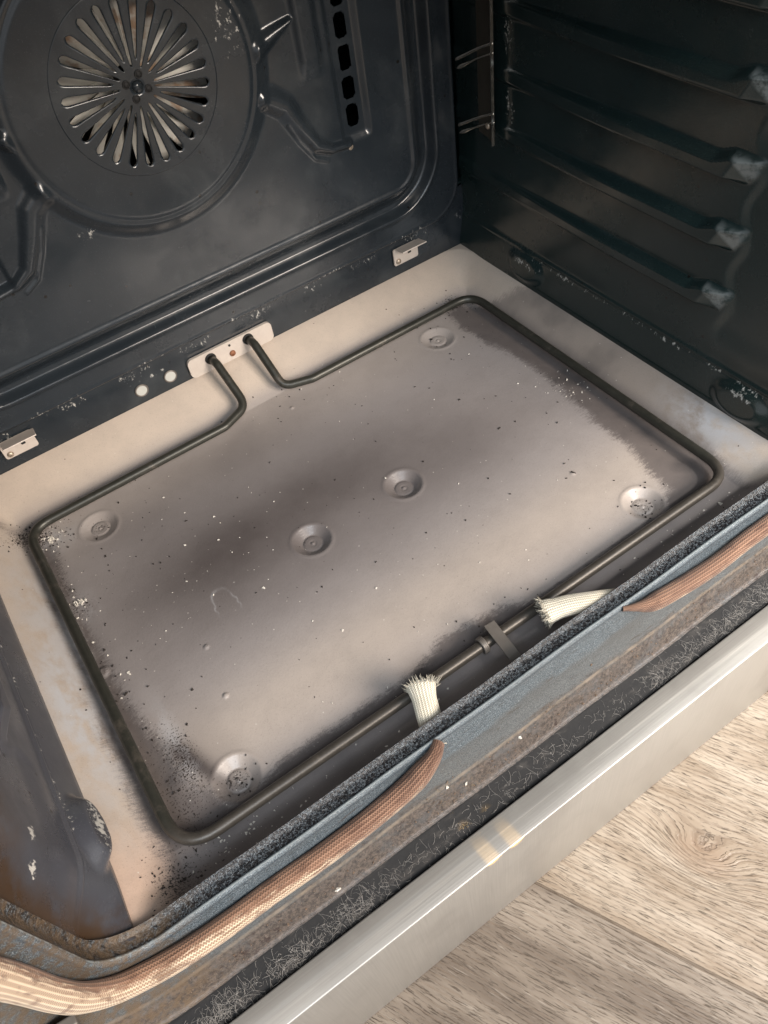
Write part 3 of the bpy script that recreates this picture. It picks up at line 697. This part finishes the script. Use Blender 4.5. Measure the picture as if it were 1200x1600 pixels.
# --- rack strip and wire hooks at the rear of the right wall
s = MB(); zb = .1262
V = [(x, y, z) for x in (.2262, .2270) for (y, z) in ((.3590, .346), (.3590, zb), (.3660, zb + .004), (.3765, zb + .0055), (.3765, .346))]
s.add(V, [(0, 1, 2, 3, 4), (9, 8, 7, 6, 5)] + [(i, i + 5, (i + 1) % 5 + 5, (i + 1) % 5) for i in range(5)])
strip = s.obj('rack_strip', STRIPM, oven)
e = MB(); e.box((.2252, .3590, (.346 + zb) / 2), (.0022, .0007, .346 - zb)); e.obj('edge', CHROME, strip)
screw('screw', (.2261, .3655, .1390), (-1, 0, 0), .0024, SCREW, strip)
for dz in (0., -.0465, .0465, .093):
    for k, off in enumerate((0, -.0062)):
        w = MB(); P = spline([(.2262, .3585, .1962 + dz + off), (.2252, .372, .1905 + dz + off), (.2238, .386, .1835 + dz + off), (.2224, .3958, .1785 + dz + off)], 14)
        r = np.linspace(.0009, .0013, 14) if k == 0 else np.concatenate([np.full(8, .0006), np.linspace(.0007, .0016, 4), [.0013, .0005]])
        w.add(*tubeVF(P, r, 10)); w.obj('wire_hook', CHROME, strip, True)

# --- front frame: one profile swept round the cavity mouth
prof = [(-.002, .0640), (.0000, .0622), (.0004, .0612), (.0003, .0595), (.0000, .0570), (-.0002, .0560), (-.0009, .0553), (-.0012, .0545), (-.0009, .0537), (.0000, .0532), (.0008, .0531), (.0012, .0528), (.0022, .0529), (.006, .0528), (.012, .0524), (.020, .0518),
        (.028, .0506), (.036, .0484), (.043, .0462), (.0462, .0450), (.0478, .0440), (.052, .0425), (.0575, .0402), (.0580, .0396), (.0580, .0380), (.0585, .046)]
sub = []
for a, b in zip(prof[:-1], prof[1:]):
    n = max(1, int(math.hypot(b[0] - a[0], b[1] - a[1]) / .0012))
    for i in range(n): sub.append((a[0] + (b[0] - a[0]) * i / n, a[1] + (b[1] - a[1]) * i / n))
sub.append(prof[-1]); sub = np.array(sub)
plen = np.concatenate([[0], np.cumsum(np.hypot(*np.diff(sub, axis=0).T))])
plen = plen - .0028
XO, Z0, Z1, RC = .2450, .0220, .3920, .030
def ringpath():
    pts = []; nr_ = []
    def line(a, b, n, nn):
        for i in range(n): t = i / n; pts.append((a[0] + (b[0] - a[0]) * t, a[1] + (b[1] - a[1]) * t)); nr_.append(nn)
    def arc(cx, cz, a0, n=14):
        for i in range(n):
            a = math.radians(a0 + 90 * i / n); pts.append((cx + RC * math.cos(a), cz + RC * math.sin(a))); nr_.append((math.cos(a), math.sin(a)))
    line((-XO + RC, Z0), (XO - RC, Z0), 160, (0, -1)); arc(XO - RC, Z0 + RC, 270)
    line((XO, Z0 + RC), (XO, Z1 - RC), 60, (1, 0)); arc(XO - RC, Z1 - RC, 0)
    line((XO - RC, Z1), (-XO + RC, Z1), 60, (0, 1)); arc(-XO + RC, Z1 - RC, 90)
    line((-XO, Z1 - RC), (-XO, Z0 + RC), 60, (-1, 0)); arc(-XO + RC, Z0 + RC, 180)
    return np.array(pts), np.array(nr_)
pts, nrm = ringpath(); npt = len(pts); nsb = len(sub)
PX = pts[:, 0][:, None] + nrm[:, 0][:, None] * sub[:, 0][None]; PZ = pts[:, 1][:, None] + nrm[:, 1][:, None] * sub[:, 0][None]; PY = np.broadcast_to(sub[:, 1], PX.shape)
# small dents so that the long edges are not dead straight
PY = PY + .00025 * np.sin(PX * 55) * 1.0
i, j = np.meshgrid(np.arange(npt), np.arange(nsb - 1), indexing='ij'); i2 = (i + 1) % npt
F = np.stack([i * nsb + j, i * nsb + j + 1, i2 * nsb + j + 1, i2 * nsb + j], -1).reshape(-1, 4)
meshobj('front_frame', np.stack([PX, PY, PZ], -1).reshape(-1, 3), F, SPECK, oven, {'prof': np.broadcast_to(plen, PX.shape)})

# --- ledge, steel bar, casing
mb = MB(); nL = 120
lx = np.linspace(-.45, .45, nL); prof2 = [(.0462, -.0362), (.0398, -.0364), (.0391, -.0372), (.0390, -.0392), (.0380, -.0402), (.033, -.0425), (.028, -.0452), (.0225, -.0475), (.0222, -.070)]
V = [(x, y, z + .0003 * math.sin(x * 37)) for x in lx for (y, z) in prof2]; k = len(prof2)
F = [(a * k + b, (a + 1) * k + b, (a + 1) * k + b + 1, a * k + b + 1) for a in range(nL - 1) for b in range(k - 1)]
led = meshobj('dust_ledge', V, F, LEDGE, oven)
sb = MB(); L = 1.0; M = None
sb.box((.0, .0146, (-.0432 - .1655) / 2), (L, .0180, .1655 - .0432), bev=.0009); steel = sb.obj('steel_bar', STEEL, oven, True)
cs = MB()
cs.box((-.425, .25, .145), (.24, .42, .62)); cs.box((.425, .25, .145), (.24, .42, .62)); cs.box((0, .25, .440), (.56, .42, .03)); cs.box((0, .27, -.100), (.56, .38, .10)); cs.box((0, .485, .1), (1.09, .02, .62))
cs.obj('casing', CASE, oven)
hg = MB(); hg.box((-.2745, .0440, .0100), (.016, .005, .050), Matrix.Rotation(math.radians(14), 3, 'Y'), .0008); hg.add(*disc((-.2745, .0415, .020), (0, -1, 0), .0035, .001))
hg = hg.obj('hinge', CLIP, oven)
screw('screw', (-.2720, .0412, .004), (0, -1, 0), .003, SCREW, hg)

# --- braided gasket on the frame (two lengths) and its two cut ends inside
def braid(name, ctr, r1, r2, mat, parent, seg=40, step=.0008, taper=None, low=(0, -.95, -.33), wob=.0003):
    d = np.linalg.norm(np.diff(np.array(ctr), axis=0), axis=1).sum(); n = int(d / step); P = spline(ctr, n)
    T, N, B = frames(P); s = np.concatenate([[0], np.cumsum(np.linalg.norm(np.diff(P, axis=0), axis=1))])
    R1 = np.full(n, r1); R2 = np.full(n, r2)
    if taper: f = taper(s, s[-1]); R1 = R1 * f; R2 = R2 * f
    if callable(wob): pass
    a = np.linspace(0, 2 * np.pi, seg + 1); lowv = np.array(low); lowv = lowv / np.linalg.norm(lowv)
    off = N[:, None] * np.cos(a)[None, :, None] * R1[:, None, None] + B[:, None] * np.sin(a)[None, :, None] * R2[:, None, None]
    ribs = 1 + .020 * np.sin(a * (18 if mat is GASK else 26))[None, :, None] + .05 * np.sin(s * 90 + 2 * np.sin(a[:, None] * 1.)).T[:, :, None]
    V = P[:, None] + off * ribs
    lo = (off @ lowv) / max(r1, r2); k = seg + 1
    A_ = np.broadcast_to(a, (n, k)); S_ = np.broadcast_to(s[:, None], (n, k))
    o = meshobj(name, V.reshape(-1, 3), gridF(n, k, flip=True), mat, parent, {'s': S_, 'a': A_, 'low': lo})
    return o, P, (T, N, B), R1
g1 = [(-.2605, .045, .26), (-.2598, .045, .16), (-.2588, .047, .115), (-.2578, .047, .085), (-.2566, .047, .060), (-.2535, .0468, .040), (-.2452, .0466, .0240), (-.232, .0466, .0152), (-.2175, .0466, .0105), (-.19, .0466, .0066), (-.1663, .0467, .0062), (-.135, .0466, .0060), (-.1087, .0467, .0062), (-.088, .0470, .0110), (-.077, .0475, .0165), (-.0685, .0490, .0205), (-.0630, .0530, .0205)]
braid('door_gasket', g1, .0066, .0058, GASK, oven, taper=lambda s, L: .96 + .12 * ss(L - .16, L - .34, s) - .38 * ss(L - .022, L, s))
g2 = [(.066, .0530, .0215), (.0735, .0495, .0205), (.084, .0475, .0165), (.104, .0470, .0115), (.135, .0467, .0085), (.16, .0467, .0090), (.1823, .0467, .0098), (.21, .0467, .0110), (.235, .0467, .018), (.252, .0467, .035), (.2585, .0467, .06), (.259, .046, .26)]
braid('door_gasket', g2, .0064, .0056, GASK, oven, taper=lambda s, L: .92 - .66 * ss(.026, 0, s))
def rope_end(ctr, r1, r2, flare_dir):
    o, P, (T, N, B), RR = braid('gasket_end', ctr, r1, r2, ROPE, oven, taper=lambda s, L: 1 + .20 * ss(L - .010, L, s) - .05 * ss(.012, .0, s), wob=0)
    fr = MB(); e = P[-1]; t, nn, bb = T[-1], N[-1], B[-1]
    for i in range(210):
        a = random.random() * 2 * math.pi; q = random.uniform(.55, 1.28) if i % 3 else random.uniform(0, .9)
        base = e + nn * math.cos(a) * r1 * q * 1.0 + bb * math.sin(a) * r2 * q - t * .002
        out = nn * math.cos(a) + bb * math.sin(a)
        L_ = random.uniform(.0022, .0048); d = t * .9 + out * random.uniform(.0, .9) + np.random.randn(3) * .30; d /= np.linalg.norm(d)
        bend = np.random.randn(3) * .0006
        PP = [base, base + d * L_ * .5 + bend * .5, base + d * L_ + bend + out * .0005]
        fr.add(*tubeVF(PP, [.00042, .00036, .00018], 5))
    V = fr.V; me = fr.obj('frayed_strands', ROPE, o, True)
    for k_ in ('s', 'a', 'low'): 
        at = me.data.attributes.new(k_, 'FLOAT', 'POINT'); at.data.foreach_set("value", np.random.rand(len(me.data.vertices)).astype(np.float32) * 6)
    return o
rope_end([(-.0640, .0560, .0135), (-.0605, .0620, .0155), (-.0562, .0719, .0180), (-.0520, .0815, .0190), (-.0500, .0860, .0185)], .0038, .0068, 1)
rope_end([(.0840, .0570, .0120), (.0730, .0612, .0155), (.0600, .0672, .0185), (.0470, .0743, .0185), (.0370, .0785, .0175), (.0325, .0800, .0165)], .0040, .0067, 1)

# ------------------------------------------------------------------ loose debris
def chip(c, size, flat, seed):
    rs = np.random.RandomState(seed); n = rs.randint(5, 9); a = np.sort(rs.rand(n) * 2 * np.pi); r = size * (.45 + .55 * rs.rand(n)); el_ = .4 + .6 * rs.rand(); rot = rs.rand() * 3
    x = r * np.cos(a); y = r * np.sin(a) * el_; X_ = x * math.cos(rot) - y * math.sin(rot); Y_ = x * math.sin(rot) + y * math.cos(rot)
    top = [(c[0] + X_[i] * .8, c[1] + Y_[i] * .8, c[2] + flat * (.7 + .6 * rs.rand())) for i in range(n)]; bot = [(c[0] + X_[i], c[1] + Y_[i], c[2] - flat * .15) for i in range(n)]
    return bot + top, [tuple(range(n, 2 * n)), tuple(range(n))[::-1]] + [(i, (i + 1) % n, (i + 1) % n + n, i + n) for i in range(n)]
def pz(x, y): return float(pan_z(np.array([x]), np.array([y]))[0])
big = [((.1297, .1584), .0028, 'black char flake, largest on the pan, near the front right dimple', CHAR),
       ((.1195, .2254), .0019, 'slender black char flake right of the two centre dimples', CHAR),
       ((.1325, .2228), .0013, 'small black char bit right of the slender flake on the pan', CHAR),
       ((.1659, .3267), .0012, 'small black crumb just in front of the rear right dimple', CHAR),
       ((.1310, .1690), .0011, 'tiny black char bit beside the largest flake on the pan', CHAR),
       ((-.0181, .1833), .0013, 'tiny black char sliver in front of the two centre dimples', CHAR),
       ((-.1895, .1985), .0022, 'black char bit beside the left run of the element tube, frontmost there', CHAR),
       ((-.1900, .2368), .0019, 'black oblong char bit touching the middle of the left element tube', CHAR),
       ((-.1896, .2817), .0040, 'pale crusty ash lump beside the left run of the element tube', ASH),
       ((.1825, .0800), .0026, 'white ash flake in the front right corner below the element tube', ASH),
       ((.1912, .2340), .0022, 'white ash flake against the right run of the element tube', ASH),
       ((-.1880, .3480), .0034, 'pale crumb lump inside the rear left bend of the element tube', ASH)]
for i, ((x, y), s_, lab, mt) in enumerate(big):
    z = pz(x, y); V = []; mbx = MB()
    if mt is ASH and s_ > .003:
        for k in range(26):
            dx, dy = np.random.randn(2) * s_ * .45; mbx.add(*chip((x + dx, y + dy, pz(x + dx, y + dy)), .0011, .0010, 900 + 31 * i + k))
    else: mbx.add(*chip((x, y, z), s_, .0007, 50 + i))
    o = mbx.obj('ash_flake' if mt is ASH else 'char_flake', mt); tag(o, lab, 'ash flake' if mt is ASH else 'char flake', 'burnt flakes lying on the oven floor')
def scatter(name, lab, cat, mat, pts_, smin, smax, fl_=.5):
    mb_ = MB()
    for i, (x, y, z) in enumerate(pts_):
        s_ = smin + (smax - smin) * random.random() ** 2.5; mb_.add(*chip((x, y, z), s_, s_ * fl_, 3000 + i))
    o = mb_.obj(name, mat); tag(o, lab, cat, kind='stuff'); return o
def pp(cx, cy, sx, sy, n):
    out = []
    for _ in range(n):
        x = cx + random.gauss(0, sx); y = cy + random.gauss(0, sy)
        if abs(x) < .222 and .066 < y < .402: out.append((x, y, pz(x, y)))
    return out
def uni(n): return [(x, y, pz(x, y)) for x, y in ((random.uniform(-.19, .19), random.uniform(.075, .37)) for _ in range(n))]
dk = pp(-.202, .357, .011, .009, 130) + pp(.186, .367, .009, .006, 70) + pp(-.2085, .076, .009, .012, 120) + pp(-.190, .15, .010, .06, 90) + pp(-.15, .3, .03, .05, 70) + pp(.15, .3, .03, .06, 70) + uni(170) + pp(.0, .102, .03, .004, 50) + pp(-.183, .345, .007, .008, 70) + pp(-.158, .111, .005, .005, 50) + pp(.146, .111, .006, .006, 50) + pp(.02, .355, .03, .01, 30)
scatter('char_crumbs', 'fine black char crumbs strewn over the oven floor', 'crumbs', CHAR, dk, .00022, .0014)
wt = pp(-.187, .35, .006, .006, 50) + pp(-.170, .080, .012, .006, 60) + pp(.16, .081, .03, .004, 34) + pp(.185, .225, .008, .012, 60) + pp(-.11, .25, .03, .03, 40) + uni(110) + pp(-.19, .26, .006, .03, 40) + pp(-.09, .078, .05, .006, 40)
scatter('ash_crumbs', 'fine pale ash crumbs strewn over the oven floor', 'crumbs', ASH, wt, .0002, .0014)
# crumbs and grit along the brown band of the frame
gr = []
for _ in range(520):
    x = random.uniform(-.24, .26); n = random.choice([random.gauss(.046, .004), random.gauss(.054, .003)]); n = min(max(n, .030), .0572)
    y = np.interp(n, [p[0] for p in prof[14:23]], [p[1] for p in prof[14:23]]); gr.append((x, y - .0002, Z0 - n))
scatter('frame_grit', 'brown and black grit stuck along the lower edge of the oven frame', 'grit', metal('grit', (.05, .03, .02), (.22, .15, .10), .8, 0, 900), gr, .0002, .0010, .7)
for i, (x, n, s_, lab) in enumerate(((-.0550, .0500, .0017, 'cream crumb on the brown frame band below the left gasket tip'), (-.0150, .0465, .0015, 'white crumb beside a rusty patch on the brown frame band'), (-.1430, .0555, .0022, 'oval white crumb at the step above the dusty ledge, leftmost of the frame crumbs'), (-.0660, .0440, .0014, 'tan crumb on the brown frame band, second from the left'))):
    y = np.interp(n, [p[0] for p in prof[14:23]], [p[1] for p in prof[14:23]])
    q = MB(); q.add(*chip((x, y - .0004, Z0 - n + .0003), s_, s_ * .6, 700 + i)); tag(q.obj('crumb', ASH), lab, 'crumb', 'pale crumbs on the oven frame')
# lint on the ledge
ln = MB()
def ledge_z(y): return float(np.interp(y, [p[0] for p in prof2[:8]][::-1], [p[1] for p in prof2[:8]][::-1]))
clus = [random.uniform(-.26, .26) for _ in range(17)]
for _ in range(2300):
    x = random.uniform(-.27, .27); yc = random.gauss(.0300, .0030)
    if random.random() < .6: x = clus[random.randrange(len(clus))] + random.gauss(0, .008)
    if not .0235 < yc < .0375: continue
    a = random.random() * 6.28; L_ = .0012 + .0075 * random.random() ** 2.2; z = ledge_z(yc); k = random.uniform(-1.7, 1.7); P = []; hgt = random.uniform(.0002, .0016)
    px_, py_ = x, yc
    for i in range(6):
        t_ = i / 5; P.append((px_, min(max(py_, .0232), .0385), ledge_z(min(max(py_, .0232), .0385)) + .0001 + hgt * math.sin(t_ * 3.14)))
        px_ += math.cos(a + k * t_) * L_ / 5; py_ += math.sin(a + k * t_) * L_ / 5
    ln.add(*tubeVF(P, .00003 + .00005 * random.random() ** 2, 3, cap=False))
tag(ln.obj('lint', LINTM), 'grey lint and pet hair gathered along the black ledge behind the steel bar', 'lint', kind='stuff')
